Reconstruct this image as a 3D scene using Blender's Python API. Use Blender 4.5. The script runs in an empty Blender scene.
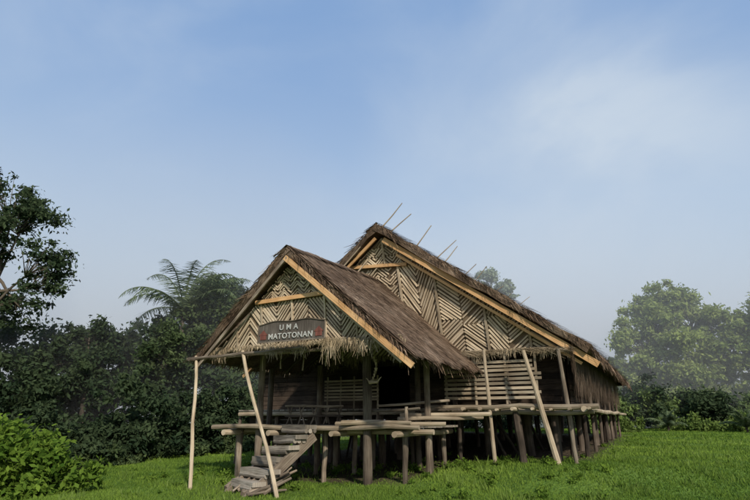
import bpy, math, random
import numpy as np
from mathutils import Vector, Matrix
random.seed(7); rng=np.random.default_rng(11)
scene=bpy.context.scene
scene.view_settings.view_transform='Standard'; scene.view_settings.look='None'; scene.view_settings.exposure=0

# ---------------- camera
cam=bpy.data.cameras.new("camera"); camo=bpy.data.objects.new("camera",cam); scene.collection.objects.link(camo)
camo.location=(0,0,1.6); camo.rotation_euler=(math.radians(90+17.4),0,0); cam.lens=26; cam.sensor_width=36; cam.clip_end=3000
scene.camera=camo

# ---------------- materials
def newmat(name):
    m=bpy.data.materials.new(name); m.use_nodes=True; nt=m.node_tree; nt.nodes.clear(); return m,nt
def N(nt,t,**k):
    n=nt.nodes.new(t)
    for a,b in k.items(): setattr(n,a,b)
    return n
def ramp(nt,stops):
    r=N(nt,'ShaderNodeValToRGB'); e=r.color_ramp.elements
    while len(e)<len(stops): e.new(.5)
    for i,(p,c) in enumerate(stops):
        e[i].position=p; e[i].color=(*c,1)
    return r
def mul_rnd(nt,col,lo=.6,hi=1.3,attr='rnd'):
    a=N(nt,'ShaderNodeAttribute',attribute_name=attr)
    mr=N(nt,'ShaderNodeMapRange'); mr.inputs[3].default_value=lo; mr.inputs[4].default_value=hi
    nt.links.new(a.outputs['Fac'],mr.inputs[0])
    v=N(nt,'ShaderNodeVectorMath',operation='SCALE'); nt.links.new(col,v.inputs[0]); nt.links.new(mr.outputs[0],v.inputs['Scale'])
    return v.outputs[0]
def wood(name,c1,c2,c3,lo=.6,hi=1.3,rough=.85):
    m,nt=newmat(name); L=nt.links.new
    uv=N(nt,'ShaderNodeUVMap'); mp=N(nt,'ShaderNodeMapping'); mp.inputs['Scale'].default_value=(1.6,28,1)
    L(uv.outputs[0],mp.inputs[0])
    n1=N(nt,'ShaderNodeTexNoise'); n1.inputs['Scale'].default_value=1.5; n1.inputs['Detail'].default_value=6; L(mp.outputs[0],n1.inputs[0])
    geo=N(nt,'ShaderNodeNewGeometry')
    n2=N(nt,'ShaderNodeTexNoise'); n2.inputs['Scale'].default_value=1.7; n2.inputs['Detail'].default_value=6; L(geo.outputs['Position'],n2.inputs[0])
    ad=N(nt,'ShaderNodeMath',operation='ADD'); L(n1.outputs[0],ad.inputs[0]); L(n2.outputs[0],ad.inputs[1])
    hf=N(nt,'ShaderNodeMath',operation='MULTIPLY'); hf.inputs[1].default_value=.5; L(ad.outputs[0],hf.inputs[0])
    r=ramp(nt,[(.36,c1),(.5,c2),(.64,c3)]); L(hf.outputs[0],r.inputs[0])
    c=mul_rnd(nt,r.outputs[0],lo,hi)
    b=N(nt,'ShaderNodeBsdfPrincipled'); b.inputs['Roughness'].default_value=rough; L(c,b.inputs['Base Color'])
    b.inputs['Specular IOR Level'].default_value=.2
    bp=N(nt,'ShaderNodeBump'); bp.inputs['Strength'].default_value=.6; bp.inputs['Distance'].default_value=.02; L(n1.outputs[0],bp.inputs['Height']); L(bp.outputs[0],b.inputs['Normal'])
    o=N(nt,'ShaderNodeOutputMaterial'); L(b.outputs[0],o.inputs[0]); return m
def leafmat(name,c1,c2,trans=.35):
    m,nt=newmat(name); L=nt.links.new
    a=N(nt,'ShaderNodeAttribute',attribute_name='rnd')
    r=ramp(nt,[(0,c1),(1,c2)]); L(a.outputs['Fac'],r.inputs[0])
    b=N(nt,'ShaderNodeBsdfDiffuse'); L(r.outputs[0],b.inputs[0])
    t=N(nt,'ShaderNodeBsdfTranslucent'); L(r.outputs[0],t.inputs[0])
    mx=N(nt,'ShaderNodeMixShader'); mx.inputs[0].default_value=trans; L(b.outputs[0],mx.inputs[1]); L(t.outputs[0],mx.inputs[2])
    o=N(nt,'ShaderNodeOutputMaterial'); L(mx.outputs[0],o.inputs[0]); return m
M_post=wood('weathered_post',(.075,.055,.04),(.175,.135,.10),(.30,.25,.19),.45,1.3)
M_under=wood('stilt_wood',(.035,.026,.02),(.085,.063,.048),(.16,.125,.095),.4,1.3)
M_pale=wood('pale_pole',(.21,.155,.10),(.36,.285,.20),(.49,.41,.30),.5,1.25)
M_lath=wood('sago_lath',(.33,.245,.16),(.54,.42,.29),(.70,.58,.43),.5,1.2)
M_orange=wood('fresh_board',(.38,.20,.085),(.55,.32,.15),(.66,.43,.23),.85,1.1)
M_thatch=wood('sago_thatch',(.08,.05,.032),(.185,.122,.08),(.34,.25,.18),.4,1.6)
M_straw=wood('fringe_straw',(.18,.13,.08),(.36,.28,.18),(.52,.42,.3),.45,1.2)
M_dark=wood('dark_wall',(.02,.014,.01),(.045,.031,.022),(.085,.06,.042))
M_back=wood('gable_backing',(.085,.06,.04),(.17,.12,.08),(.25,.185,.12))
M_step=wood('grey_step',(.12,.10,.08),(.23,.195,.155),(.34,.30,.25),.5,1.3)
M_bark=wood('bark',(.05,.04,.03),(.10,.08,.06),(.16,.13,.10))
M_white=wood('white_paint',(.30,.30,.28),(.46,.45,.42),(.58,.57,.53),.9,1.0)
M_red=wood('red_paint',(.10,.04,.032),(.17,.06,.045),(.22,.09,.07),.9,1.0)
M_sign=wood('sign_board',(.05,.04,.033),(.09,.075,.062),(.15,.13,.11),.9,1.1)

# ---------------- mesh builder
class MB:
    def __init__(s): s.v=[];s.f=[];s.uv=[];s.r=[];s.m=[]
    def face(s,idx,uvs,r,m=0): s.f.append(idx); s.uv.extend(uvs); s.r.append(r); s.m.append(m)
    def box(s,p0,p1,w,h,up=Vector((0,0,1)),m=0,taper=1.0,rnd=None):
        p0=Vector(p0);p1=Vector(p1);d=p1-p0;L=d.length
        if L<1e-4:return
        d/=L; x=d.cross(up)
        if x.length<1e-3:x=d.cross(Vector((1,0,0)))
        x.normalize(); y=x.cross(d).normalized(); b=len(s.v)
        for p,k in((p0,1),(p1,taper)):
            for a,c in((-1,-1),(1,-1),(1,1),(-1,1)): s.v.append(p+x*(a*w*k/2)+y*(c*h*k/2))
        r=random.random() if rnd is None else rnd; o=random.random()*50; q=random.random()*50; per=[0,w,w+h,2*w+h,2*w+2*h]
        for i in range(4):
            j=(i+1)%4
            s.face((b+i,b+j,b+4+j,b+4+i),[(o,q+per[i]),(o,q+per[i+1]),(o+L,q+per[i+1]),(o+L,q+per[i])],r,m)
        s.face((b+3,b+2,b+1,b),[(o,q),(o,q+w),(o+.02,q+w),(o+.02,q)],r,m)
        s.face((b+4,b+5,b+6,b+7),[(o,q),(o,q+w),(o+.02,q+w),(o+.02,q)],r,m)
    def cyl(s,p0,p1,r0,r1=None,n=8,seg=3,wob=.02,m=0,rnd=None):
        p0=Vector(p0);p1=Vector(p1); r1=r0 if r1 is None else r1; d=p1-p0;L=d.length; d/=L
        x=d.cross(Vector((0,0,1)))
        if x.length<1e-2:x=d.cross(Vector((1,0,0)))
        x.normalize(); y=x.cross(d); b=len(s.v); r=random.random() if rnd is None else rnd; o=random.random()*50;q=random.random()*50
        for k in range(seg+1):
            t=k/seg; c=p0+d*(L*t)
            if 0<k<seg: c=c+x*random.uniform(-wob,wob)+y*random.uniform(-wob,wob)
            rr=(r0+(r1-r0)*t)*random.uniform(.9,1.1)
            for i in range(n):
                a=2*math.pi*i/n; s.v.append(c+x*(math.cos(a)*rr)+y*(math.sin(a)*rr))
        for k in range(seg):
            for i in range(n):
                j=(i+1)%n; u0=o+L*k/seg;u1=o+L*(k+1)/seg; w=2*math.pi*r0/n
                s.face((b+k*n+i,b+(k+1)*n+i,b+(k+1)*n+j,b+k*n+j),[(u0,q+w*i),(u1,q+w*i),(u1,q+w*(i+1)),(u0,q+w*(i+1))],r,m)
        s.face(tuple(b+i for i in range(n)),[(o,q)]*n,r,m)
        s.face(tuple(b+seg*n+n-1-i for i in range(n)),[(o,q)]*n,r,m)
    def quad(s,a,b_,c,d,m=0,rnd=None):
        b=len(s.v); s.v+= [Vector(a),Vector(b_),Vector(c),Vector(d)]
        L=(Vector(d)-Vector(a)).length; W=(Vector(b_)-Vector(a)).length; o=random.random()*50;q=random.random()*50
        s.face((b,b+1,b+2,b+3),[(o,q),(o,q+W),(o+L,q+W),(o+L,q)],random.random() if rnd is None else rnd,m)
    def poly(s,pts,m=0,rnd=.5):
        b=len(s.v); s.v+=[Vector(p) for p in pts]; s.face(tuple(range(b,b+len(pts))),[(p[2],p[0]+p[1]) for p in pts],rnd,m)
    def make(s,name,mats,parent=None,smooth=False):
        me=bpy.data.meshes.new(name); me.from_pydata([tuple(v) for v in s.v],[],s.f)
        uv=me.uv_layers.new(name='UVMap'); uv.data.foreach_set('uv',np.array(s.uv,dtype=np.float32).ravel())
        at=me.attributes.new('rnd','FLOAT','FACE'); at.data.foreach_set('value',np.array(s.r,dtype=np.float32))
        for m in (mats if isinstance(mats,list) else [mats]): me.materials.append(m)
        me.polygons.foreach_set('material_index',np.array(s.m,dtype=np.int32))
        if smooth: me.polygons.foreach_set('use_smooth',np.ones(len(s.f),dtype=bool))
        me.update()
        o=bpy.data.objects.new(name,me); scene.collection.objects.link(o)
        if parent: o.parent=parent
        return o
def empty(name):
    e=bpy.data.objects.new(name,None); scene.collection.objects.link(e); e.empty_display_size=.2; return e
def npmesh(name,verts,faces,rnd,mat,parent=None):
    me=bpy.data.meshes.new(name); k=faces.shape[1]
    me.vertices.add(len(verts)); me.vertices.foreach_set('co',verts.astype(np.float32).ravel())
    me.loops.add(faces.size); me.loops.foreach_set('vertex_index',faces.astype(np.int32).ravel())
    me.polygons.add(len(faces)); me.polygons.foreach_set('loop_start',np.arange(0,faces.size,k,dtype=np.int32))
    try: me.polygons.foreach_set('loop_total',np.full(len(faces),k,dtype=np.int32))
    except Exception: pass
    at=me.attributes.new('rnd','FLOAT','FACE'); at.data.foreach_set('value',rnd.astype(np.float32))
    me.materials.append(mat); me.update(calc_edges=True); me.validate()
    o=bpy.data.objects.new(name,me); scene.collection.objects.link(o)
    if parent:o.parent=parent
    return o

# ---------------- house frame
w=Vector((.891,-.454,0)); d=Vector((.454,.891,0)); P=Vector((-.21,15.6,0)); UP=Vector((0,0,1))
def to_st(x,y):
    dx=x+.21;dy=y-15.6; return dx*.891-dy*.454, dx*.454+dy*.891
# ---------------- terrain
def sm(x): 
    x=np.clip(x,0,1); return x*x*(3-2*x)
def terr(x,y):
    x=np.asarray(x,dtype=float);y=np.asarray(y,dtype=float)
    z=np.clip(.07*(x+2),0,.5)*sm((y-11.5)/3)+.02*np.clip(y-13,-40,24)
    z=z-.06*np.clip(-6-x,0,12)
    z=z-.06*np.clip(y-44,0,60)
    z=z+.03*np.sin(x*.9+1.3)*np.sin(y*.7)+.02*np.sin(x*2.1+y*1.7)
    return z
def T(x,y): return float(terr(x,y))
def dirt(x,y):
    s,t=to_st(x,y)
    a=sm((s+6.5)/1)*sm((6.0-s)/1)*sm((t-2.0)/1.2)*sm((20-t)/2)
    b=sm((s+4.2)/.8)*sm((2.2-s)/.8)*sm((t+1.8)/1)*sm((4-t)/1)*.9
    c=np.exp(-(((s+1.8)/1.1)**2+((t+2.6)/1.2)**2))*.8
    return np.maximum(np.maximum(a,b),c)
xs=np.concatenate([np.linspace(-900,-40,25),np.linspace(-38,45,230),np.linspace(48,900,25)])
ys=np.concatenate([np.linspace(-300,0,12),np.linspace(2,60,170),np.linspace(64,1500,40)])
X,Y=np.meshgrid(xs,ys); Z=terr(X,Y); nx=len(xs);ny=len(ys)
V=np.stack([X.ravel(),Y.ravel(),Z.ravel()],1)
I=(np.arange(ny-1)[:,None]*nx+np.arange(nx-1)[None,:]).ravel()
F=np.stack([I,I+1,I+1+nx,I+nx],1)
m,nt=newmat('lawn'); L=nt.links.new
g=N(nt,'ShaderNodeNewGeometry'); n1=N(nt,'ShaderNodeTexNoise'); n1.inputs['Scale'].default_value=.55; n1.inputs['Detail'].default_value=8; n1.inputs['Roughness'].default_value=.65; L(g.outputs['Position'],n1.inputs[0])
n2=N(nt,'ShaderNodeTexNoise'); n2.inputs['Scale'].default_value=14; n2.inputs['Detail'].default_value=6; L(g.outputs['Position'],n2.inputs[0])
a=N(nt,'ShaderNodeMath',operation='MULTIPLY_ADD'); a.inputs[1].default_value=.45; L(n2.outputs[0],a.inputs[0]); 
h=N(nt,'ShaderNodeMath',operation='MULTIPLY'); h.inputs[1].default_value=.6; L(n1.outputs[0],h.inputs[0]); L(h.outputs[0],a.inputs[2])
r=ramp(nt,[(.38,(.045,.085,.015)),(.52,(.10,.17,.028)),(.68,(.16,.23,.045))]); L(a.outputs[0],r.inputs[0])
rs_=ramp(nt,[(.4,(.04,.03,.02)),(.6,(.10,.075,.05))]); L(n2.outputs[0],rs_.inputs[0])
at_=N(nt,'ShaderNodeAttribute',attribute_name='dirt'); mx=N(nt,'ShaderNodeMix',data_type='RGBA'); L(at_.outputs['Fac'],mx.inputs[0]); L(r.outputs[0],mx.inputs[6]); L(rs_.outputs[0],mx.inputs[7])
b=N(nt,'ShaderNodeBsdfPrincipled'); b.inputs['Roughness'].default_value=.95; b.inputs['Specular IOR Level'].default_value=.1; L(mx.outputs[2],b.inputs['Base Color'])
bp=N(nt,'ShaderNodeBump'); bp.inputs['Distance'].default_value=.08; L(n2.outputs[0],bp.inputs['Height']); L(bp.outputs[0],b.inputs['Normal'])
o=N(nt,'ShaderNodeOutputMaterial'); L(b.outputs[0],o.inputs[0])
go=npmesh('ground',V,F,np.zeros(len(F)),m); go.data.polygons.foreach_set('use_smooth',np.ones(len(F),dtype=bool))
da=go.data.attributes.new('dirt','FLOAT','POINT'); da.data.foreach_set('value',dirt(V[:,0],V[:,1]).astype(np.float32))

def blades(name,n,y0,y1,hmin,hmax,c1,c2,filt=None,wmul=1):
    yy=y0+(y1-y0)*rng.random(n)**1.7; xx=(rng.random(n)*2-1)*(.82*yy+1)
    cl=np.sin(xx*1.7+np.sin(yy*1.3)*2)*np.sin(yy*1.9+xx*.6)+.6*np.sin(xx*4.1+yy*3.3)
    h=(hmin+(hmax-hmin)*rng.random(n))*(1+.35*cl.clip(-1,1.3))
    k=rng.random(n)>dirt(xx,yy)*1.02
    if filt is not None: k&=filt(xx,yy,cl)
    xx,yy,h,cl=xx[k],yy[k],h[k],cl[k]; n=len(xx); zz=terr(xx,yy)
    a=rng.random(n)*6.283; w_=(.008+.01*rng.random(n))*wmul*(yy/13); ca,sa=np.cos(a),np.sin(a)
    la=rng.random(n)*6.283; le=h*(.2+.7*rng.random(n))
    p0=np.stack([xx-ca*w_,yy-sa*w_,zz-.01],1);p1=np.stack([xx+ca*w_,yy+sa*w_,zz-.01],1)
    p2=np.stack([xx+np.cos(la)*le,yy+np.sin(la)*le,zz+h],1)
    V=np.stack([p0,p1,p2],1).reshape(-1,3); F=np.arange(3*n).reshape(-1,3)
    big=np.sin(xx*.45+1)*np.sin(yy*.5+xx*.2)+.6*np.sin(xx*1.1-yy*.9)*np.sin(yy*1.7+2)
    r=(.5+.14*cl+.2*big+.55*(rng.random(n)-.5)).clip(0,1)
    return npmesh(name,V,F,r,leafmat(name+'_blade',c1,c2,.35))
blades('grass',300000,11.5,46,.025,.08,(.055,.11,.016),(.225,.32,.055))
blades('tall_grass',20000,11.8,30,.08,.20,(.06,.115,.02),(.21,.28,.07),filt=lambda x,y,c:(c>.6)|((rng.random(len(x))<.07)))

def H(s,t,z): return P+w*s+d*t+UP*z
def HG(s,t,dz=0):
    p=H(s,t,0); return Vector((p.x,p.y,T(p.x,p.y)+dz))
house=empty('stilt_longhouse')

def clip(px,py,dx,dy,poly):
    t0,t1=-1e9,1e9; n=len(poly)
    area=sum(poly[i][0]*poly[(i+1)%n][1]-poly[(i+1)%n][0]*poly[i][1] for i in range(n))
    sg=1 if area>0 else -1
    for i in range(n):
        ax,ay=poly[i];bx,by=poly[(i+1)%n]
        nx,ny=-(by-ay)*sg,(bx-ax)*sg
        num=nx*(px-ax)+ny*(py-ay); den=nx*dx+ny*dy
        if abs(den)<1e-9:
            if num<0:return None
            continue
        t=-num/den
        if den>0:t0=max(t0,t)
        else:t1=min(t1,t)
    return (t0,t1) if t1-t0>.05 else None
def laths(mb,G,poly,ang,sp,wd,off=.03,jit=.15):
    dx,dy=math.cos(ang),math.sin(ang); nx,ny=-dy,dx
    ds=[p[0]*nx+p[1]*ny for p in poly]; k=min(ds)+sp*random.uniform(.3,.6)
    base=random.uniform(.1,.5)
    while k<max(ds):
        kk=k+random.uniform(-jit,jit)*sp; c=clip(nx*kk,ny*kk,dx,dy,poly)
        if c and random.random()>.03:
            a,b=c; aj=random.uniform(-.014,.014)
            p0=G(nx*kk+dx*a,ny*kk+dy*a)-d*(off+random.uniform(0,.014)); p1=G(nx*(kk+aj)+dx*b,ny*(kk+aj)+dy*b)-d*(off+random.uniform(0,.014))
            mb.box(p0,p1,wd*random.uniform(.7,1.15),.014,up=-d,rnd=min(1,base+random.uniform(0,.5)))
        k+=sp
def fringe(mb,p0,p1,n,l0,l1,dirv=Vector((0,0,-1)),spread=.25,wd=.02):
    p0=Vector(p0);p1=Vector(p1);ax=(p1-p0).normalized()
    ph=random.random()*9
    for i in range(n):
        u=random.random(); clump=.65+.5*math.sin(u*(p1-p0).length*5+ph)*math.sin(u*(p1-p0).length*2.3+ph*2)
        p=p0.lerp(p1,u)+Vector((random.uniform(-.05,.05),random.uniform(-.05,.05),random.uniform(-.03,.05)))
        dd=(dirv+Vector((random.uniform(-spread,spread),random.uniform(-spread,spread),random.uniform(-spread,spread)*.4))).normalized()
        l=random.uniform(l0,l1)*random.uniform(.4,1)*clump*1.35; ww=random.uniform(.4,1.2)*wd
        a2=(ax+Vector((random.uniform(-.5,.5),random.uniform(-.5,.5),0))).normalized()
        mb.quad(p-a2*ww,p+a2*ww,p+dd*l+a2*ww*.3,p+dd*l-a2*ww*.3)
def thatch(mb,r0,r1,e0,e1,n,lift=.05,ln=.5,wd=.022):
    r0,r1,e0,e1=map(Vector,(r0,r1,e0,e1)); ax=(r1-r0).normalized(); dn=((e0-r0)+(e1-r1)).normalized(); nn=ax.cross(dn).normalized()
    if nn.z<0:nn=-nn
    rows=int((e0-r0).length/.28)
    for i in range(n):
        u=random.random(); row=random.randrange(rows); v=(row+random.random()*.35+.25*math.sin(u*23+row*1.7))/rows
        v=min(max(v,0),1)
        p=r0.lerp(r1,u).lerp(e0.lerp(e1,u),v)
        dd=(dn+ax*random.uniform(-.2,.2)-nn*random.uniform(0,.06)).normalized()
        l=ln*random.uniform(.5,1.2); ww=wd*random.uniform(.4,1.4); lf=lift*random.uniform(.3,1.6)
        rr=min(1,max(0,random.random()*.75+.25*(.5+.5*math.sin(u*9+row*.9)*math.sin(u*31))))
        mb.quad(p-ax*ww+nn*lf*.6,p+ax*ww+nn*lf*.6,p+dd*l+ax*ww*.5+nn*lf,p+dd*l-ax*ww*.5+nn*lf,rnd=rr)
def slab(mb,r0,r1,e0,e1,th,nu=30,nv=14,rough=.03,sag=0):
    r0,r1,e0,e1=map(Vector,(r0,r1,e0,e1)); ax=(r1-r0).normalized(); dn=((e0-r0)).normalized(); nn=ax.cross(dn).normalized()
    if nn.z<0:nn=-nn
    b=len(mb.v)
    for lay in (0,1):
        for j in range(nv+1):
            for i in range(nu+1):
                u=i/nu;v=j/nv; p=r0.lerp(r1,u).lerp(e0.lerp(e1,u),v)
                p=p+nn*random.uniform(-rough,rough)+ax*(random.uniform(-rough,rough))
                if lay: p=p-nn*th
                mb.v.append(p)
    S=(nu+1)*(nv+1)
    def idx(l,j,i): return b+l*S+j*(nu+1)+i
    for j in range(nv):
        for i in range(nu):
            uv=[(j*.4,i*.4),(j*.4,i*.4+.4),(j*.4+.4,i*.4+.4),(j*.4+.4,i*.4)]; r=random.uniform(.1,.4)
            mb.face((idx(0,j,i),idx(0,j,i+1),idx(0,j+1,i+1),idx(0,j+1,i)),uv,r)
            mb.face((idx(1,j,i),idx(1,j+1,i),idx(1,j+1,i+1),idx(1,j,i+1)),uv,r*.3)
    for j in range(nv):
        for i in (0,nu): mb.face((idx(0,j,i),idx(0,j+1,i),idx(1,j+1,i),idx(1,j,i)),[(j*.4,0),(j*.4+.4,0),(j*.4+.4,.2),(j*.4,.2)],random.uniform(.0,.3))
    for i in range(nu):
        for j in (0,nv): mb.face((idx(0,j,i),idx(0,j,i+1),idx(1,j,i+1),idx(1,j,i)),[(0,i*.4),(0,i*.4+.4),(.2,i*.4+.4),(.2,i*.4)],random.uniform(.0,.3))

def gabled(pref,sc,hw_l,hw_r,zl,zr,za,t0,lean,t1,zback,rn,ln_,th=.2):
    A=H(sc,t0-lean,za); B=H(sc,t1,zback); EL=H(sc-hw_l,t0,zl); ER=H(sc+hw_r,t0,zr); ELb=H(sc-hw_l,t1,zl); ERb=H(sc+hw_r,t1,zr)
    mb=MB(); slab(mb,A,B,ER,ERb,th,rough=.045); slab(mb,B,A,ELb,EL,th,rough=.045)
    mb.make(pref+'_roof',M_thatch,house)
    mb=MB(); thatch(mb,A,B,ER,ERb,rn,lift=.075,wd=.017); thatch(mb,A,B,EL,ELb,ln_)
    for a,e in((A,ER),(A,EL)):
        n=int((e-a).length*90); fringe(mb,a-UP*.03,e-UP*.03,n,.14,.42,dirv=((e-a).normalized()*1.0-d*.5),spread=.4,wd=.014)
        n=int((e-a).length*80); fringe(mb,a-UP*.1-d*.02,e-UP*.1-d*.02,n,.1,.34,dirv=((e-a).normalized()-UP*.6),spread=.35,wd=.014)
    fringe(mb,ER-UP*.06,ERb-UP*.06,int((ERb-ER).length*130),.12,.42,dirv=(w*.35-UP),spread=.3,wd=.02)
    fringe(mb,EL-UP*.06,ELb-UP*.06,int((ERb-ER).length*60),.1,.35,dirv=(-w*.35-UP),spread=.25,wd=.02)
    for k in range(900 if t1-t0>10 else 500):
        u=random.random(); p=A.lerp(B,u)+UP*.05; sg=random.choice((-1,1)); dd=(w*sg-UP*.6+d*random.uniform(-.3,.3)).normalized()
        mb.quad(p-d*.03,p+d*.03,p+dd*.5+d*.01,p+dd*.5-d*.01)
    mb.make(pref+'_thatch_straw',M_thatch,house)
    return A,B,EL,ER,ELb,ERb

# main roof
mS,mT,mLean,mZ,mZe=.02,2.0,1.25,7.5,3.48
mR=5.78;mL=6.0
A,B,EL,ER,ELb,ERb=gabled('main',mS,mL,mR,mZe,mZe,mZ,mT-.25,mLean,mT+17,mZ-.5,9000,5000,.2)
def Gm(s,z): return H(s,mT+.05-mLean*(z-mZe)/(mZ-mZe),z)
zb=3.52
def half(z): return (mZ-.33-z)/(mZ-mZe)*mR
mb=MB(); mb.poly([Gm(mS-half(zb),zb),Gm(mS+half(zb),zb),Gm(mS,mZ-.33)]); mb.make('main_gable_backing',M_back,house)
mb=MB()
def tri_poly(s0,s1,z0,z1):
    poly=[(s0,z0),(s1,z0),(s1,z1),(s0,z1)]
    k=(mZ-mZe)/mR; c=mZ-.36
    def cl(poly,f):
        out=[]
        for i in range(len(poly)):
            a=poly[i];b=poly[(i+1)%len(poly)];fa,fb=f(a),f(b)
            if fa>=0:out.append(a)
            if (fa>=0)!=(fb>=0):
                t=fa/(fa-fb); out.append((a[0]+(b[0]-a[0])*t,a[1]+(b[1]-a[1])*t))
        return out
    poly=cl(poly,lambda p:c-p[1]-k*(p[0]-mS)); poly=cl(poly,lambda p:c-p[1]+k*(p[0]-mS)) if poly else poly
    return poly if len(poly)>=3 else None
bounds=[-6,-4.3,-2.6,-1.2,0.45,1.6,3.0,4.2,5.6]
zmid=6.25
z=zmid+.05
while z<mZ-.4:
    s=-3
    while s<3:
        p=tri_poly(s,s+.3,z,z+.26)
        if p:laths(mb,Gm,p,math.radians(42 if int(round(s/.3))%2 else -42),.075,.05)
        s+=.3
    z+=.28
for i in range(len(bounds)-1):
    s0,s1=bounds[i]+.05,bounds[i+1]-.05
    if i in (2,3):
        z=4.3; st_=.42 if i==3 else .34
        while z<zmid-.05:
            s=s0; q=0
            while s<s1-.05:
                p=tri_poly(s,min(s+st_,s1),z,min(z+.26,zmid-.05))
                if p:laths(mb,Gm,p,math.radians(40 if q%2 else -40),.085,.055)
                s+=st_; q+=1
            z+=.275
        p=tri_poly(s0,s1,zb,4.25)
        if p:laths(mb,Gm,p,math.radians(38),.1,.062)
        continue
    mid=(s0+s1)/2
    angs={4:(-58,62),5:(-38,38),6:(52,-36),7:(-34,40),0:(40,-40),1:(45,-45)}.get(i,(45,-45))
    for (a_,b_,an) in ((s0,mid-.015,angs[0]),(mid+.015,s1,angs[1])):
        zc=random.uniform(4.3,4.7) if i in(5,6) else 99
        pa=tri_poly(a_,b_,zb,min(zc,zmid-.05))
        if pa:laths(mb,Gm,pa,math.radians(-an if zc<99 else an),.085,.055)
        if zc<99:
            pa=tri_poly(a_,b_,zc+.02,zmid-.05)
            if pa:laths(mb,Gm,pa,math.radians(an),.085,.055)
for s in bounds[1:-1]:
    p=tri_poly(s-.03,s+.03,zb,9); 
    if p: zt=max(q[1] for q in p); zt=min(zt,zmid) if abs(s-mS)<1.3 else zt; mb.box(Gm(s,zb)-d*.06,Gm(s,zt)-d*.06,.07,.05,up=-d)
mb.box(Gm(mS,zmid)-d*.05,Gm(mS,mZ-.4)-d*.05,.06,.04,up=-d)
mb.make('main_gable_laths',M_lath,house)
mb=MB()
hm=half(zmid)+.05
mb.box(Gm(mS-hm,zmid+.1)-d*.1,Gm(mS+hm*.55,zmid-.02)-d*.1,.10,.05,up=-d)
k=(mZ-mZe)/mR
def barge(off,wd,thick,s0,s1,dd_):
    mb.box(Gm(mS+s0,mZ-off-k*s0)-d*dd_,Gm(mS+s1,mZ-off-k*s1)-d*dd_,wd,thick,up=-d)
barge(.40,.17,.05,.15,mR+.12,.27); barge(.64,.08,.05,.5,mR-.3,.20)
mb.box(Gm(mS-.1,mZ-.43)-d*.27,Gm(mS-mL-.1,mZe-.4)-d*.27,.10,.05,up=-d)
mb.make('main_bargeboards',M_orange,house)
mb=MB(); fringe(mb,Gm(mS-half(zb),zb)-d*.08,Gm(mS+half(zb),zb)-d*.08,1700,.15,.38,spread=.35,wd=.014)
fringe(mb,Gm(2.0,zb-.03)-d*.3,Gm(mS+half(zb),zb-.05)-d*.3,700,.2,.6,dirv=w*.8-UP*.2,spread=.3,wd=.014)
mb.make('main_gable_fringe',M_straw,house)
mb=MB()
for i in range(10):
    p=A.lerp(B,(.02,.05,.16,.25,.3,.42,.5,.62,.75,.86)[i])
    dr=(w*1.0+UP*(.75+random.uniform(-.2,.3))+d*random.uniform(-.2,.2)).normalized()
    mb.cyl(p-dr*.5,p+dr*(random.uniform(.75,1.15)+.08*i),.03,.015,n=6,wob=.02)
    dr=(-w*1.0+UP*.82).normalized(); mb.cyl(p-dr*.4+d*.1,p+dr*.3+d*.1,.028,.015,n=6,wob=.01)
mb.make('ridge_poles',M_pale,house)

# porch roof
pS,pT,pLean=-.53,-3.0,.34; pZ=5.72; pL,pR=3.07,3.02; pzl,pzr=3.2,3.06
A2,B2,EL2,ER2,_,_=gabled('porch',pS,pL,pR,pzl,pzr,pZ,pT,pLean,mT+.2,pZ+.3,34000,3500,.16)
mb=MB()
for q in (.5,.66,.8):
    p=A2.lerp(B2,q); dr=(w+UP*.95).normalized(); mb.cyl(p-dr*.5,p+dr*.8,.025,.014,n=6,wob=.01)
mb.make('porch_ridge_poles',M_pale,house)
def Gp(s,z): return H(s,pT+.3-pLean*(z-3.1)/(pZ-3.1),z)
kp=(pZ-3.1)/3.05; cz=pZ-.26
def phalf(z): return (cz-z)/kp
zpb=3.38; zpm=4.5
mb=MB(); mb.poly([Gp(pS-phalf(zpb),zpb),Gp(pS+phalf(zpb),zpb),Gp(pS,cz)]); mb.make('porch_gable_backing',M_back,house)
def ptri(s0,s1,z0,z1):
    global mZ,mZe,mR,mS
    sv=(mZ,mZe,mR,mS); mZ=cz+.36; mR=3.05; mZe=mZ-kp*3.05; mS=pS
    r=tri_poly(s0,s1,z0,z1); mZ,mZe,mR,mS=sv; return r
mb=MB()
z=zpm+.05
while z<cz:
    s=pS-1.5; q=0
    while s<pS+1.5:
        p=ptri(s,s+.2,z,z+.17)
        if p:laths(mb,Gp,p,math.radians(42 if q%2 else -42),.055,.038)
        s+=.2; q+=1
    z+=.185
pb_=[-3.4,-2.35,-1.55,-.6,.35,1.2,2.4]
for i in range(6):
    s0,s1=pb_[i]+.03,pb_[i+1]-.03
    for (a,b_,sg) in ((s0,(s0+s1)/2-.01,1),((s0+s1)/2+.01,s1,-1)):
        p=ptri(a,b_,zpb,zpm-.05); 
        if p:laths(mb,Gp,p,math.radians((50 if i%2 else -50)*sg),.07,.045)
for s in pb_[1:-1]:
    p=ptri(s-.02,s+.02,zpb,9)
    if p: mb.box(Gp(s,zpb)-d*.05,Gp(s,min(max(q[1] for q in p),zpm))-d*.05,.05,.04,up=-d)
mb.make('porch_gable_laths',M_lath,house)
mb=MB()
hp=phalf(zpm)
mb.box(Gp(pS-hp-.05,zpm-.03)-d*.1,Gp(pS+hp,zpm+.03)-d*.1,.10,.05,up=-d)
mb.box(Gp(pS-.03,pZ-.28)-d*.36,Gp(pS+3.2,pZ-.28-kp*3.2)-d*.36,.13,.045,up=-d)
mb.make('porch_bargeboards',M_orange,house)
mb=MB(); mb.box(Gp(pS+.1,pZ-.48)-d*.25,Gp(pS+2.9,pZ-.43-kp*2.9)-d*.25,.07,.045,up=-d)
mb.make('porch_inner_bargeboard',M_pale,house)
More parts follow.
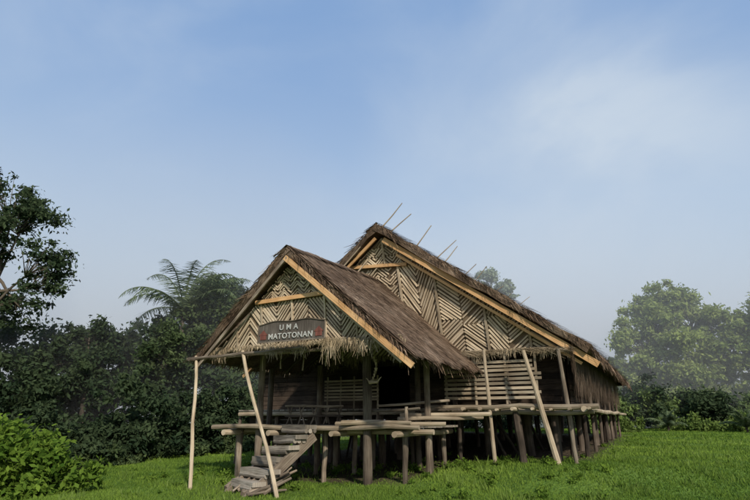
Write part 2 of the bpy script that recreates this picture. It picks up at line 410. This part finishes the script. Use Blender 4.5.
mb=MB(); mb.box(Gp(pS+.03,pZ-.28)-d*.36,Gp(pS-3.0,pZ-.3-kp*3.0)-d*.36,.08,.045,up=-d)
mb.cyl(H(-3.75,-3.1,3.12),H(-.2,-3.0,3.24),.045,.035,seg=6,wob=.02)
mb.cyl(H(-3.6,-2.7,3.2),H(2.3,-2.6,3.24),.05,.045,seg=6,wob=.02)
for i in range(7):
    t=-2.8+i*.75
    mb.cyl(H(pS,t,pZ-.3),H(pS-3.0,t,3.05),.035,n=6); mb.cyl(H(pS,t,pZ-.3),H(pS+2.9,t,2.95),.035,n=6)
mb.cyl(H(-3.5,-3.3,3.1),H(-3.5,2,3.15),.05); mb.cyl(H(2.25,-2.9,3.0),H(2.25,2,3.05),.05)
mb.make('porch_roof_poles',M_post,house)
mb=MB(); fringe(mb,Gp(-3.3,zpb)-d*.05,Gp(2.3,zpb)-d*.05,2000,.1,.36,spread=.4,wd=.012)
fringe(mb,Gp(.3,zpb+.05)-d*.15,Gp(2.4,zpb-.1)-d*.15,450,.2,.5,spread=.4,wd=.012)
mb.make('porch_gable_fringe',M_straw,house)
mb=MB()
mb.cyl(Vector((-4.3,13.7,-.15)),H(-3.5,-3.05,3.2),.05,.04,seg=6,wob=.025)
mb.cyl(Vector((-2.1,12.85,-.15)),H(-1.95,-3.05,3.25),.048,.04,seg=6,wob=.025)
mb.cyl(HG(3.15,1.3,-.2),H(2.95,1.5,3.5),.055,.045,seg=5,wob=.02)
mb.cyl(HG(4.8,1.3,-.2),H(4.1,1.3,3.4),.08,.055,seg=6,wob=.02)
mb.make('support_poles',M_pale,house)
mb=MB()
mb.cyl(HG(5.15,1.75,-.2),H(4.95,1.7,3.45),.06,.05,seg=5,wob=.015)
mb.cyl(HG(.75,-1.4,-.2),H(.72,-1.4,3.45),.115,.1,n=12,seg=6,wob=.015)
mb.cyl(HG(-2.6,-1.4,-.2),H(-2.6,-1.4,3.45),.10,.09,n=12,seg=6,wob=.015)
for s,t in((.85,1.6),(-2.6,1.6),(-3.5,.2),(1.7,.2)): mb.cyl(HG(s,t,-.2),H(s,t,3.3 if abs(s+.9)>1 else 3.6),.085,n=10)
for s in (-3.4,-1.9,-.6,1.65):
    for t in (-1.2,.4,1.5): mb.cyl(HG(s,t,-.2),H(s,t,1.36),.08*random.uniform(.8,1.2),n=9)
mb.make('house_posts',M_post,house)
mb=MB()
for i,s in enumerate(np.arange(-5.9,5.4,1.35)):
    for j,t in enumerate(np.arange(1.9,19,1.9)):
        if t>9 and i<4 and j%2: continue
        s_=s+random.uniform(-.3,.3);t_=t+random.uniform(-.25,.25)
        mb.cyl(HG(s_,t_,-.2),H(s_+random.uniform(-.12,.12),t_+random.uniform(-.1,.1),1.8),random.uniform(.05,.12),n=8,wob=.03)
for t in np.arange(3.5,18.5,2.3): mb.cyl(HG(5.2,t,-.2),H(5.2,t,3.45),.06,n=8)
for s in(1.7,3.3,4.9): mb.cyl(H(s,2.5,1.8),H(s,2.5,3.7),.08,n=8)
for i in range(10):
    s_=random.uniform(-4,5);t_=random.uniform(2.2,8); mb.cyl(HG(s_,t_,-.1),H(s_+random.uniform(-.8,.8),t_+random.uniform(-.6,.6),1.75),.04,n=6)
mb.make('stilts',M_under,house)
# decks
mb=MB()
t=-1.5
while t<1.75:
    mb.box(H(-3.7+random.uniform(-.15,.1),t,1.43),H(1.95+random.uniform(-.1,.25),t,1.43),.17,.05); t+=.18
mb.make('porch_deck',M_step,house)
mb=MB()
mb.cyl(H(-4.05,-1.62,1.40),H(2.2,-1.6,1.42),.065,.055,seg=8,wob=.035)
mb.cyl(H(-3.9,-1.1,1.30),H(2.4,-1.2,1.32),.07,.06,seg=6,wob=.02)
for s in (-3.4,-1.9,0,1.7): mb.cyl(H(s,-1.9,1.27),H(s,2,1.29),.07,seg=4)
mb.cyl(H(.2,-1.75,1.52),H(2.6,-.9,1.5),.06,.05,wob=.04); mb.cyl(H(-.1,-1.5,1.50),H(2.0,-1.62,1.53),.05,.04,wob=.03)
mb.cyl(H(1.2,1.42,1.93),H(5.85,1.4,1.93),.075,.065,seg=7,wob=.03)
mb.cyl(H(1.0,1.62,1.78),H(5.7,1.62,1.80),.07,.06,seg=7,wob=.03)
mb.cyl(H(-6.0,1.75,1.78),H(1.2,1.75,1.80),.07,.06,seg=7,wob=.015)
mb.cyl(H(5.5,1.3,1.86),H(5.5,18.5,1.86),.07,.06,seg=9,wob=.03)
for s in np.arange(1.4,5.8,.47): mb.cyl(H(s,1.15+random.uniform(-.15,.1),1.86+random.uniform(-.01,.03)),H(s,3,1.86),.045*random.uniform(.7,1.2),n=7,seg=2)
mb.cyl(H(1.2,-.6,1.62),H(2.9,1.2,1.66),.05); mb.cyl(H(.9,.2,1.72),H(3.2,.9,1.74),.06)
mb.make('deck_logs',M_pale,house)
mb=MB()
s=-5.9
while s<5.5:
    mb.box(H(s,1.7,1.9),H(s,18.5,1.9),.2,.05); s+=.22
mb.make('main_floor',M_step,house)
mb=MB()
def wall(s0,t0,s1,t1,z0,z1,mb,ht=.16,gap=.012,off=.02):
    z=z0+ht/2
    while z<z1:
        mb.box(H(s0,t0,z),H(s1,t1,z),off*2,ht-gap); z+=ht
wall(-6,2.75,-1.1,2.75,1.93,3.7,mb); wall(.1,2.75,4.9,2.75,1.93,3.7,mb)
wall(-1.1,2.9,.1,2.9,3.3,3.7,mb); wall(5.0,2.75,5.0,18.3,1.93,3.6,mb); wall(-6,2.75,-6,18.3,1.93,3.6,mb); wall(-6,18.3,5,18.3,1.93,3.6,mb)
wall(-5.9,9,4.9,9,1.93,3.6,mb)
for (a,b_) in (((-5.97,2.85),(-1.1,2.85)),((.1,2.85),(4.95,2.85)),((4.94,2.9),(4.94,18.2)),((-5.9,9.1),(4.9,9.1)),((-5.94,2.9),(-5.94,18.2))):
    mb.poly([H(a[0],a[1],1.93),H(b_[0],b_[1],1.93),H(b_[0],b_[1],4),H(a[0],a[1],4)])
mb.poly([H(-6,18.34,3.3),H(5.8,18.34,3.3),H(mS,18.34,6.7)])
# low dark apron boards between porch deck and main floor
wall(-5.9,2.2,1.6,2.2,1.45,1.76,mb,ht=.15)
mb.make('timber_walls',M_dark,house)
mb=MB()
for i in range(3500):
    t=random.uniform(1.6,18.3); z=random.uniform(2.5,3.6); p=H(5.25+random.uniform(0,.1),t,z); q=p-UP*random.uniform(.25,.5)+d*random.uniform(-.1,.1)
    mb.quad(p-d*.02,p+d*.02,q+d*.01,q-d*.01,rnd=random.random()*.3)
mb.make('side_thatch_screen',M_thatch,house)
mb=MB()
for z in np.arange(2.2,3.3,.125): mb.box(H(1.55,2.0,z+random.uniform(-.015,.015)),H(4.3+random.uniform(-.15,.1),2.0,z+random.uniform(-.02,.02)),.025,.075)
for s in (1.6,2.5,3.4,4.25): mb.box(H(s,2.04,1.9),H(s,2.04,3.45),.06,.04,up=-d)
for z in np.arange(2.2,2.9,.1): mb.box(H(-2.6,1.9,z),H(-.6,1.9,z+random.uniform(-.02,.02)),.025,.06)
for s in (-2.5,-2.0,-1.5,-1.0,-.65): mb.box(H(s,1.93,1.5),H(s,1.93,2.95),.05,.03,up=-d)
mb.make('slat_screens',M_pale,house)
mb=MB()
mb.cyl(H(-2.55,-.3,1.98),H(-.6,-.3,1.96),.035); mb.cyl(H(-2.55,-.3,1.7),H(-.6,-.3,1.7),.03)
for i in range(5):
    mb.cyl(H(-2.5+i*.42,-.3,1.45),H(-2.3+i*.42,-.3,1.98),.02,n=6); mb.cyl(H(-2.3+i*.42,-.27,1.45),H(-2.5+i*.42,-.27,1.98),.02,n=6)
mb.box(H(-.3,1.0,1.85),H(2.3,1.0,1.87),.35,.05); mb.cyl(H(-.2,1,1.45),H(-.2,1,1.84),.04);mb.cyl(H(1.4,1,1.45),H(1.4,1,1.84),.04)
mb.cyl(H(.8,-1.0,1.93),H(2.1,.8,2.1),.035); mb.cyl(H(1.75,-1.3,1.45),H(1.75,-1.3,1.9),.04); mb.cyl(H(.75,-1.3,1.8),H(2.1,-1.3,1.86),.03)
mb.make('porch_railing',M_post,house)
mb=MB()
base=H(1.05,-1.65,3.2)
for i in range(9):
    a=i/8*math.pi*1.3; p=base+UP*(-.1-.07*i)+w*(.06*math.sin(a)); mb.cyl(p,p-UP*.075,.035+.012*math.sin(i*1.7),.02,n=8,seg=1,wob=0)
mb.cyl(base+UP*.3,base-UP*.1,.008,n=5); 
p=base-UP*.72; mb.cyl(p-w*.13,p+w*.1,.05,.03,n=8); mb.cyl(p+w*.08,p+w*.2+UP*.12,.02,.008,n=6); mb.cyl(p-w*.1,p-w*.22+UP*.1,.02,.008,n=6)
for s_ in (-2.2,-1.6,-.9,-.2,.3): 
    q=H(s_,-1.9,3.25); mb.cyl(q,q-UP*random.uniform(.25,.5),.012,.02,n=6)
mb.make('hanging_ornament',M_pale,house)

# ===== stairs
st=empty('log_staircase')
top=H(-1.0,-1.75,1.46); bot=Vector((-3.1,13.35,T(-3.1,13.35)+.02))
mb=MB(); dirv=Vector(((bot-top).x,(bot-top).y,0)).normalized(); side=Vector((-dirv.y,dirv.x,0))
n=6
for i in range(n):
    f=(i+.15)/n; c=top.lerp(bot,f); hw=.52+random.uniform(-.09,.07); tw=side*random.uniform(-.04,.04)+dirv*random.uniform(-.06,.06)+UP*random.uniform(-.02,.02)
    mb.box(c-side*hw-tw,c+side*(hw+random.uniform(-.05,.1))+tw,.34,.10)
    for q in (-.12,.02,.14): mb.cyl(c-side*(hw-.02)+dirv*q-UP*.09-tw,c+side*(hw-.02)+dirv*q-UP*.09+tw,.06,.055,n=8,wob=.012)
mb.make('steps',M_step,st)
mb=MB()
for sg in(-1,1): mb.box(top+side*sg*.44-UP*.24+dirv*-.1,bot+side*sg*.44-UP*.14+dirv*.1,.09,.24)
mb.make('stringers',M_post,st)
mb=MB()
for i in range(34):
    c=bot+side*random.uniform(-1.0,.7)+dirv*random.uniform(-.5,.15); c.z=T(c.x,c.y)+random.uniform(.03,.1)
    e=c-dirv*random.uniform(.5,1.1)+side*random.uniform(-.35,.35)+UP*random.uniform(.0,.5); mb.cyl(c,e,random.uniform(.025,.055),.025,n=7)
mb.make('loose_logs',M_post,st)

# ===== sign
sg=empty('name_sign')
def SP(s,z,off): return H(s,-3.42-off,z)
mb=MB(); n=24; s0,s1=-1.19,.72; pts=[]
for i in range(n+1):
    u=i/n; pts.append((s0+(s1-s0)*u, 3.80+.05*math.sin(u*math.pi)-.02*math.cos(u*math.pi*4)))
for a,b_ in zip(pts[:-1],pts[1:]):
    mb.quad(SP(a[0],3.34,0),SP(b_[0],3.34,0),SP(b_[0],b_[1],0),SP(a[0],a[1],0),rnd=.5)
    mb.quad(SP(a[0],a[1],0),SP(b_[0],b_[1],0),SP(b_[0],b_[1],-.04),SP(a[0],a[1],-.04),rnd=.5)
mb.make('board',M_sign,sg)
mb=MB()
for a,b_ in zip(pts[:-1],pts[1:]): mb.box(SP(a[0],a[1]-.012,.012),SP(b_[0],b_[1]-.012,.012),.02,.02,up=-d,rnd=.3)
mb.box(SP(s0,3.352,.012),SP(s1,3.352,.012),.02,.02,up=-d); mb.box(SP(s0+.012,3.34,.012),SP(s0+.012,3.78,.012),.02,.02,up=-d); mb.box(SP(s1-.012,3.34,.012),SP(s1-.012,3.78,.012),.02,.02,up=-d)
mb.make('border',M_post,sg)
mb=MB()
for c in(s0+.17,s1-.17):
    mb.poly([SP(c-.09,3.42,.014),SP(c+.09,3.42,.014),SP(c+.09,3.52,.014),SP(c-.09,3.52,.014)])
    mb.poly([SP(c-.13,3.525,.014),SP(c+.13,3.525,.014),SP(c,3.65,.014)])
mb.make('house_emblems',M_red,sg)
def text(body,size,s,z,nm):
    c=bpy.data.curves.new(nm,'FONT'); c.body=body; c.size=size; c.align_x='CENTER'; c.extrude=.006; c.offset=.003; c.space_character=1.12
    c.materials.append(M_white)
    o=bpy.data.objects.new(nm,c); scene.collection.objects.link(o); o.location=SP(s,z,.02); o.rotation_euler=(math.radians(90),0,math.radians(-27)); o.parent=sg
text("U M A",.18,(s0+s1)/2-.05,3.62,'upper_lettering'); text("MATOTONAN",.18,(s0+s1)/2,3.42,'lower_lettering')

# ---------------- vegetation
def leaves(name,centers,radii,n,size,mat,parent,flat=.75,up=.5,asp=.45,soft=.5):
    centers=np.array(centers);radii=np.array(radii); k=len(centers)
    pr=radii**2; pr/=pr.sum(); ci=rng.choice(k,n,p=pr)
    v=rng.normal(size=(n,3)); v/=np.linalg.norm(v,axis=1)[:,None]; rr=np.abs(rng.normal(size=n))*soft+.18
    rr=np.minimum(rr,1.7)
    pos=centers[ci]+v*(radii[ci]*rr)[:,None]*np.array([1,1,flat])
    nr=rng.normal(size=(n,3))*.8+v*.4; nr[:,2]+=up; nr/=np.linalg.norm(nr,axis=1)[:,None]
    a=rng.normal(size=(n,3)); a-= (a*nr).sum(1)[:,None]*nr; a/=np.linalg.norm(a,axis=1)[:,None]; b=np.cross(nr,a)
    s=(size*(.5+.9*rng.random(n)))[:,None]
    V=np.stack([pos-a*s,pos+b*s*asp+a*s*.1,pos+a*s,pos-b*s*asp+a*s*.1],1).reshape(-1,3); F=np.arange(4*n).reshape(-1,4)
    cr=rng.random(k); r=(.45*cr[ci]+.4*rng.random(n)+.15*(v[:,2]*.5+.5)).clip(0,1)  # random tone, plus upper leaves of each clump lightened as painted top light
    return npmesh(name,V,F,r,mat,parent)
def tree(name,base,lobes,n,size,mat,tr=.25,sub=11,cr=.4,limb=True,soft=.5):
    e=empty(name); base=Vector(base); base.z=T(base.x,base.y)-.2; mb=MB(); cs=[];rs=[]
    cx=sum(l[0] for l in lobes)/len(lobes);cy=sum(l[1] for l in lobes)/len(lobes);cz_=sum(l[2] for l in lobes)/len(lobes); zmin=min(l[2]-l[3]*.6 for l in lobes)
    fork=Vector((base.x*.6+cx*.4,base.y*.6+cy*.4,base.z+(zmin-base.z)*.9+.3)); topv=Vector((cx,cy,cz_))
    mb.cyl(base,fork,tr,tr*.75,n=10,seg=5,wob=tr*.3); mb.cyl(fork,topv,tr*.7,tr*.3,n=8,seg=4,wob=tr*.4)
    for (x,y,z,r) in lobes:
        c=Vector((x,y,z)); st_=fork.lerp(topv,random.random()*.7)
        if limb: mb.cyl(st_,c,tr*.4,tr*.12,n=7,seg=4,wob=r*.06)
        for q in range(sub):
            v=Vector((random.gauss(0,1),random.gauss(0,1),random.gauss(.15,.9))).normalized()*r*random.uniform(.35,1.12); v.z*=.85
            cs.append(tuple(c+v)); rs.append(r*cr*random.choice((.4,.6,.8,1,1.3)))
            if limb: mb.cyl(c.lerp(st_,.25),c+v,tr*.13,tr*.04,n=5,seg=2,wob=r*.05)
    mb.make('trunk_and_limbs',M_bark,e,smooth=True)
    leaves('crown',cs,rs,n,size,mat,e,soft=soft); return e
LD=leafmat('leaf_dark',(.016,.032,.018),(.07,.095,.045),.25)
LM=leafmat('leaf_mid',(.035,.06,.025),(.12,.155,.065),.3)
LY=leafmat('leaf_yellow_green',(.14,.20,.06),(.34,.40,.13),.35)
LH=leafmat('leaf_hazy',(.16,.21,.13),(.30,.35,.24),.35)  # leaf colour paled so mist haze is painted onto the far trees
LB=leafmat('leaf_bush',(.035,.085,.012),(.20,.29,.045),.4)
LP=leafmat('leaf_palm',(.06,.09,.045),(.17,.21,.11),.35)
tree('broadleaf_tree',(-18.5,25,0),[(-17.2,25,11.3,1.5),(-18.2,25.5,12.6,1.4),(-15.9,24.6,8.6,1.5),(-17.8,24,9.6,1.6),(-16.6,25,6.6,1.3),(-18.6,25.5,7.2,1.6),(-21,25,10.5,2.2),(-20.5,25,13,1.6),(-15.6,24.8,7.6,.9)],19000,.11,LD,.22,sub=20,cr=.30,soft=.7)
fl=[(-19,28,3.6,3),(-16.5,29,4.2,2.8),(-14.6,30,5.2,2.0),(-13,30,4.5,2.4),(-11.5,31,5.2,2.2),(-9.6,31,6.9,2.1),(-8.6,31.5,8.0,1.7),(-9,31,4.5,2.6),(-6.6,32,5.5,2.0),(-6,32,3.4,2.2),(-11,29,3,2.4),(-14,28,2.7,2.2),(-17,26,2.6,2.2),(-19.5,25,2.6,2.5),(-8,29,2.2,2.0),(-12.5,32,6.6,1.3),(-10.4,28.6,5.0,1.6),(-16.5,27,4.6,1.4),(-9.5,27.5,2.4,1.8),(-7.5,30,3.4,1.8),(-16.2,30,1.8,2.4),(-18.5,30,2.0,2.4),(-14.5,31,2,2.2),(-7.4,36,1.8,2.2),(-5.2,37,2.2,2.4),(-6.3,34,1.0,2.0)]
for i in range(16): fl.append((-4+i*2.1+random.uniform(-.6,.6),40+random.uniform(-1.5,1.5),1.6+random.random()*1.2,2.2))
tree('forest_thicket',(-12,31,0),fl,160000,.14,LD,.2,sub=22,cr=.36,limb=False)
tree('forest_tree',(-9.0,30.2,0),[(-8.9,30,8.4,1.2),(-8.0,30.2,7.4,1.3),(-9.9,29,7.0,1.0),(-7.4,30.5,6.0,1.4),(-9.2,29.5,5.8,1.4),(-8.2,29.6,4.4,1.4),(-9.8,27,5.3,1.1),(-10.3,27,4.2,1.2)],30000,.12,LM,.16,sub=18,cr=.34,soft=.6)
tree('forest_tree',(-14.2,27.5,0),[(-14.5,27.5,5.8,1.1),(-13.4,27.7,5.0,1.2),(-15.4,27.5,4.6,1.2),(-13.9,27.2,3.5,1.4)],16000,.12,LD,.14,sub=15,cr=.34,soft=.6)
sh=[]
for i in range(60):
    u=random.random(); x=-17+u*11.5; y=19.2+max(0,(x+13))*1.05+random.uniform(-.3,2.2); r=random.uniform(.6,1.4); sh.append((x,y,T(x,y)+r*.5+random.random()**2*1.8,r))
tree('forest_edge_bushes',(-12,22,0),sh,70000,.11,LD,.05,sub=10,cr=.42,limb=False)
sh=[]
for i in range(34):
    u=random.random(); x=-17+u*11.5; y=18.7+max(0,(x+13))*1.05+random.uniform(-.5,.5); r=random.uniform(.3,.75); sh.append((x,y,T(x,y)+r*.35,r))
tree('undergrowth',(-12,21,0),sh,26000,.08,LM,.03,sub=8,cr=.42,limb=False)
tree('broadleaf_tree',(27.5,50,0),[(27.3,50,11.9,2.2),(25,49.5,10.6,2.2),(29.8,50,11,2.2),(23.6,49.5,8.2,2.2),(26.3,48.6,8.4,2.5),(29,48.7,8.0,2.4),(31.5,50,8.8,2.0),(24.5,49.5,5.7,2.2),(28,49,5.4,2.4),(31,49.3,5.9,2.2),(22.8,50,5.6,1.7),(26,49,4.2,2.0),(29.5,49,3.6,1.8)],95000,.18,LY,.35,sub=24,cr=.36)
tree('broadleaf_tree',(34,47,0),[(33,47,9.9,2.0),(35.2,47,10.5,2.2),(32.2,46.6,7.6,2.0),(34.5,46.4,7.4,2.4),(33,46.5,5,2.2),(36.5,47,8,2.4),(32,46.5,3.2,1.8)],55000,.18,LY,.3,sub=24,cr=.36)
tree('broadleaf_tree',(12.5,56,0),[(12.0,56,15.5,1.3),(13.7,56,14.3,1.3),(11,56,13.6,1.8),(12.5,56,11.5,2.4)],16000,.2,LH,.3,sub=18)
sh=[]
for i in range(44):
    x=random.uniform(12.5,36); y=random.uniform(36,46)+ (x-14)*.1; r=random.uniform(.8,1.7); sh.append((x,y,T(x,y)+r*.55+random.random()*.9,r))
tree('shrubbery',(20,40,0),sh,80000,.14,leafmat('leaf_shrub',(.05,.085,.03),(.19,.25,.08),.3),.06,sub=12,cr=.42,limb=False)
sh=[]
for i in range(22):
    x=random.uniform(13,34); y=random.uniform(33,37)+ (x-14)*.1; r=random.uniform(.35,.85); sh.append((x,y,T(x,y)+r*.4,r))
tree('low_bushes',(22,36,0),sh,26000,.10,leafmat('leaf_low',(.05,.09,.02),(.2,.26,.07),.3),.04,sub=9,cr=.42,limb=False)
cs=[];rs=[]
for i in range(240):
    x=random.uniform(8,150); y=random.uniform(70,105); r=random.uniform(2,4.5); cs.append((x,y,random.uniform(0,6))); rs.append(r)
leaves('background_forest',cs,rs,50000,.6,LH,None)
tree('leafy_bush',(-8.3,14.2,0),[(-8.6,14.3,.6,.8),(-7.6,14.2,.5,.6),(-7.1,14.0,.2,.45),(-8.2,14.0,.9,.5),(-9.2,14.3,.9,.8),(-7.9,13.6,.1,.5),(-8.9,14.0,0,.7)],9500,.085,LB,.03,sub=14,cr=.38,soft=.8)

def palm(name,base,ctr,nf,length,mat,tr=.14,rise=.9,droop=1.1,leaf=.5,seed=1,lw=.028):
    rd=random.Random(seed); e=empty(name); base=Vector(base); base.z=T(base.x,base.y)-.1; ctr=Vector(ctr); mb=MB()
    mb.cyl(base,ctr,tr,tr*.7,n=9,seg=6,wob=.04); mb.make('trunk',M_bark,e,smooth=True); mb=MB()
    for i in range(nf):
        a=i*2.399+rd.uniform(-.3,.3); el=rise*rd.uniform(.2,1.45); hd=Vector((math.cos(a),math.sin(a),0)); Ln=length*rd.uniform(.7,1.15)
        p=ctr.copy(); seg=26; sd=Vector((-hd.y,hd.x,0)); dr_=droop*rd.uniform(.8,1.3)
        for k in range(seg):
            u=k/seg; ang2=el-dr_*u*u*1.25; dv=hd*math.cos(ang2)+UP*math.sin(ang2); q=p+dv*(Ln/seg)
            mb.box(p,q,.05*(1-u)+.012,.04*(1-u)+.01,rnd=.7)
            ll=leaf*math.sin(math.pi*min(1,u*.9+.12))**.6
            for s_ in(-1,1):
                for h_ in (0,.5):
                    if rd.random()<.12: continue
                    o_=p.lerp(q,h_); ld=(sd*s_+dv*.6-UP*(.5+rd.uniform(-.3,.5))).normalized(); wv=dv*lw
                    mb.quad(o_-wv,o_+wv,o_+ld*ll*rd.uniform(.75,1.1)+wv*.15,o_+ld*ll-wv*.15)
            p=q
    mb.make('fronds',mat,e); return e
palm('palm_tree',(-10.2,28.5,0),(-10.2,28.5,7.2),14,4.5,LP,seed=3,leaf=.8,rise=1.0,droop=1.2,lw=.034)
for i,(x,y,l) in enumerate([(21.5,33,1.6),(24,35,1.9),(17.5,34,1.3),(27,34.5,1.7)]): palm('fern_plant',(x,y,0),(x,y,T(x,y)+.35),16,l,LP,tr=.08,leaf=.3,seed=20+i,rise=1.1,droop=1.0)
wc=[];wr=[]
for i in range(90):
    s_=random.uniform(-5.5,6);t_=random.uniform(-3,2.5); p=HG(s_,t_); wc.append((p.x,p.y,p.z+.06)); wr.append(random.uniform(.08,.22))
for i in range(70):
    y=random.uniform(12.5,22);x=random.uniform(-.7,.7)*y; wc.append((x,y,T(x,y)+.04)); wr.append(random.uniform(.06,.16))
leaves('weeds',wc,wr,11000,.045,LB,None)

# ---------------- morning mist lying over the hollow behind the house
mv,nt=newmat('mist'); vs=N(nt,'ShaderNodeVolumeScatter'); vs.inputs['Color'].default_value=(.95,.98,1,1); vs.inputs['Density'].default_value=.017; vs.inputs['Anisotropy'].default_value=0
o=N(nt,'ShaderNodeOutputMaterial'); nt.links.new(vs.outputs[0],o.inputs['Volume'])
pl=[(-120,21),(-6,26),(2,38),(14,38),(150,30),(150,105),(-120,105)]
bm=[(x,y,-8) for x,y in pl]+[(x,y,18) for x,y in pl]; n=len(pl)
fc=[tuple(range(n-1,-1,-1)),tuple(range(n,2*n))]+[(i,(i+1)%n,n+(i+1)%n,n+i) for i in range(n)]
me=bpy.data.meshes.new('mist'); me.from_pydata(bm,[],fc); me.materials.append(mv); me.update(); mo=bpy.data.objects.new('mist',me); scene.collection.objects.link(mo)

# ---------------- light
sd=Vector((.28,-.80,.56)).normalized(); el=math.asin(sd.z); az=math.atan2(sd.x,sd.y)
l=bpy.data.lights.new('sun','SUN'); l.energy=4.3; l.angle=math.radians(2.5); l.color=(1,.93,.80); lo=bpy.data.objects.new('sun',l); scene.collection.objects.link(lo)
lo.rotation_euler=(-sd).to_track_quat('-Z','Y').to_euler()
W=bpy.data.worlds.new('World'); scene.world=W; W.use_nodes=True; nt=W.node_tree; nt.nodes.clear(); L=nt.links.new
sky=N(nt,'ShaderNodeTexSky'); sky.sky_type='NISHITA'; sky.sun_disc=False; sky.sun_elevation=el; sky.sun_rotation=az; sky.dust_density=1.2; sky.air_density=1.0
tc=N(nt,'ShaderNodeTexCoord'); sx=N(nt,'ShaderNodeSeparateXYZ'); L(tc.outputs['Generated'],sx.inputs[0])
hz=N(nt,'ShaderNodeMapRange'); hz.inputs[1].default_value=.0; hz.inputs[2].default_value=.75; L(sx.outputs['Z'],hz.inputs[0])
hr=ramp(nt,[(0,(.80,.88,.95)),(.35,(.60,.74,.90)),(.75,(.34,.52,.83)),(1,(.25,.44,.79))]); L(hz.outputs[0],hr.inputs[0])
hs=N(nt,'ShaderNodeVectorMath',operation='SCALE'); hs.inputs['Scale'].default_value=5.7; L(hr.outputs[0],hs.inputs[0])
m1=N(nt,'ShaderNodeMix',data_type='RGBA'); m1.inputs[0].default_value=.85; L(sky.outputs[0],m1.inputs[6]); L(hs.outputs[0],m1.inputs[7])
mp=N(nt,'ShaderNodeMapping'); mp.inputs['Rotation'].default_value=(.3,.5,.2); mp.inputs['Scale'].default_value=(1,1.2,1.7); mp.inputs['Location'].default_value=(.9,.1,.7); L(tc.outputs['Generated'],mp.inputs[0])
n1=N(nt,'ShaderNodeTexNoise'); n1.inputs['Scale'].default_value=1.9; n1.inputs['Detail'].default_value=9; n1.inputs['Roughness'].default_value=.5; n1.inputs['Distortion'].default_value=.3; L(mp.outputs[0],n1.inputs[0])
mr=N(nt,'ShaderNodeMapRange'); mr.interpolation_type='SMOOTHSTEP'; mr.inputs[1].default_value=.42; mr.inputs[2].default_value=.78; mr.inputs[3].default_value=.0; mr.inputs[4].default_value=.5; L(n1.outputs[0],mr.inputs[0])
dt=N(nt,'ShaderNodeVectorMath',operation='DOT_PRODUCT'); dt.inputs[1].default_value=tuple(Vector((.30,.86,.38)).normalized()); L(tc.outputs['Generated'],dt.inputs[0])
mb_=N(nt,'ShaderNodeMapRange'); mb_.interpolation_type='SMOOTHSTEP'; mb_.inputs[1].default_value=.93; mb_.inputs[2].default_value=1; mb_.inputs[4].default_value=.75; L(dt.outputs['Value'],mb_.inputs[0])
nm=N(nt,'ShaderNodeMath',operation='MULTIPLY'); L(mb_.outputs[0],nm.inputs[0]); n3=N(nt,'ShaderNodeMapRange'); n3.inputs[1].default_value=.3; n3.inputs[2].default_value=.55; n3.inputs[3].default_value=.25; L(n1.outputs[0],n3.inputs[0]); L(n3.outputs[0],nm.inputs[1])
ad=N(nt,'ShaderNodeMath',operation='ADD',use_clamp=True); L(mr.outputs[0],ad.inputs[0]); L(nm.outputs[0],ad.inputs[1])
mc=N(nt,'ShaderNodeMix',data_type='RGBA'); L(ad.outputs[0],mc.inputs[0]); L(m1.outputs[2],mc.inputs[6]); mc.inputs[7].default_value=(3.9,4.5,5.2,1)
bg=N(nt,'ShaderNodeBackground'); bg.inputs[1].default_value=.15; L(mc.outputs[2],bg.inputs[0]); o=N(nt,'ShaderNodeOutputWorld'); L(bg.outputs[0],o.inputs[0])
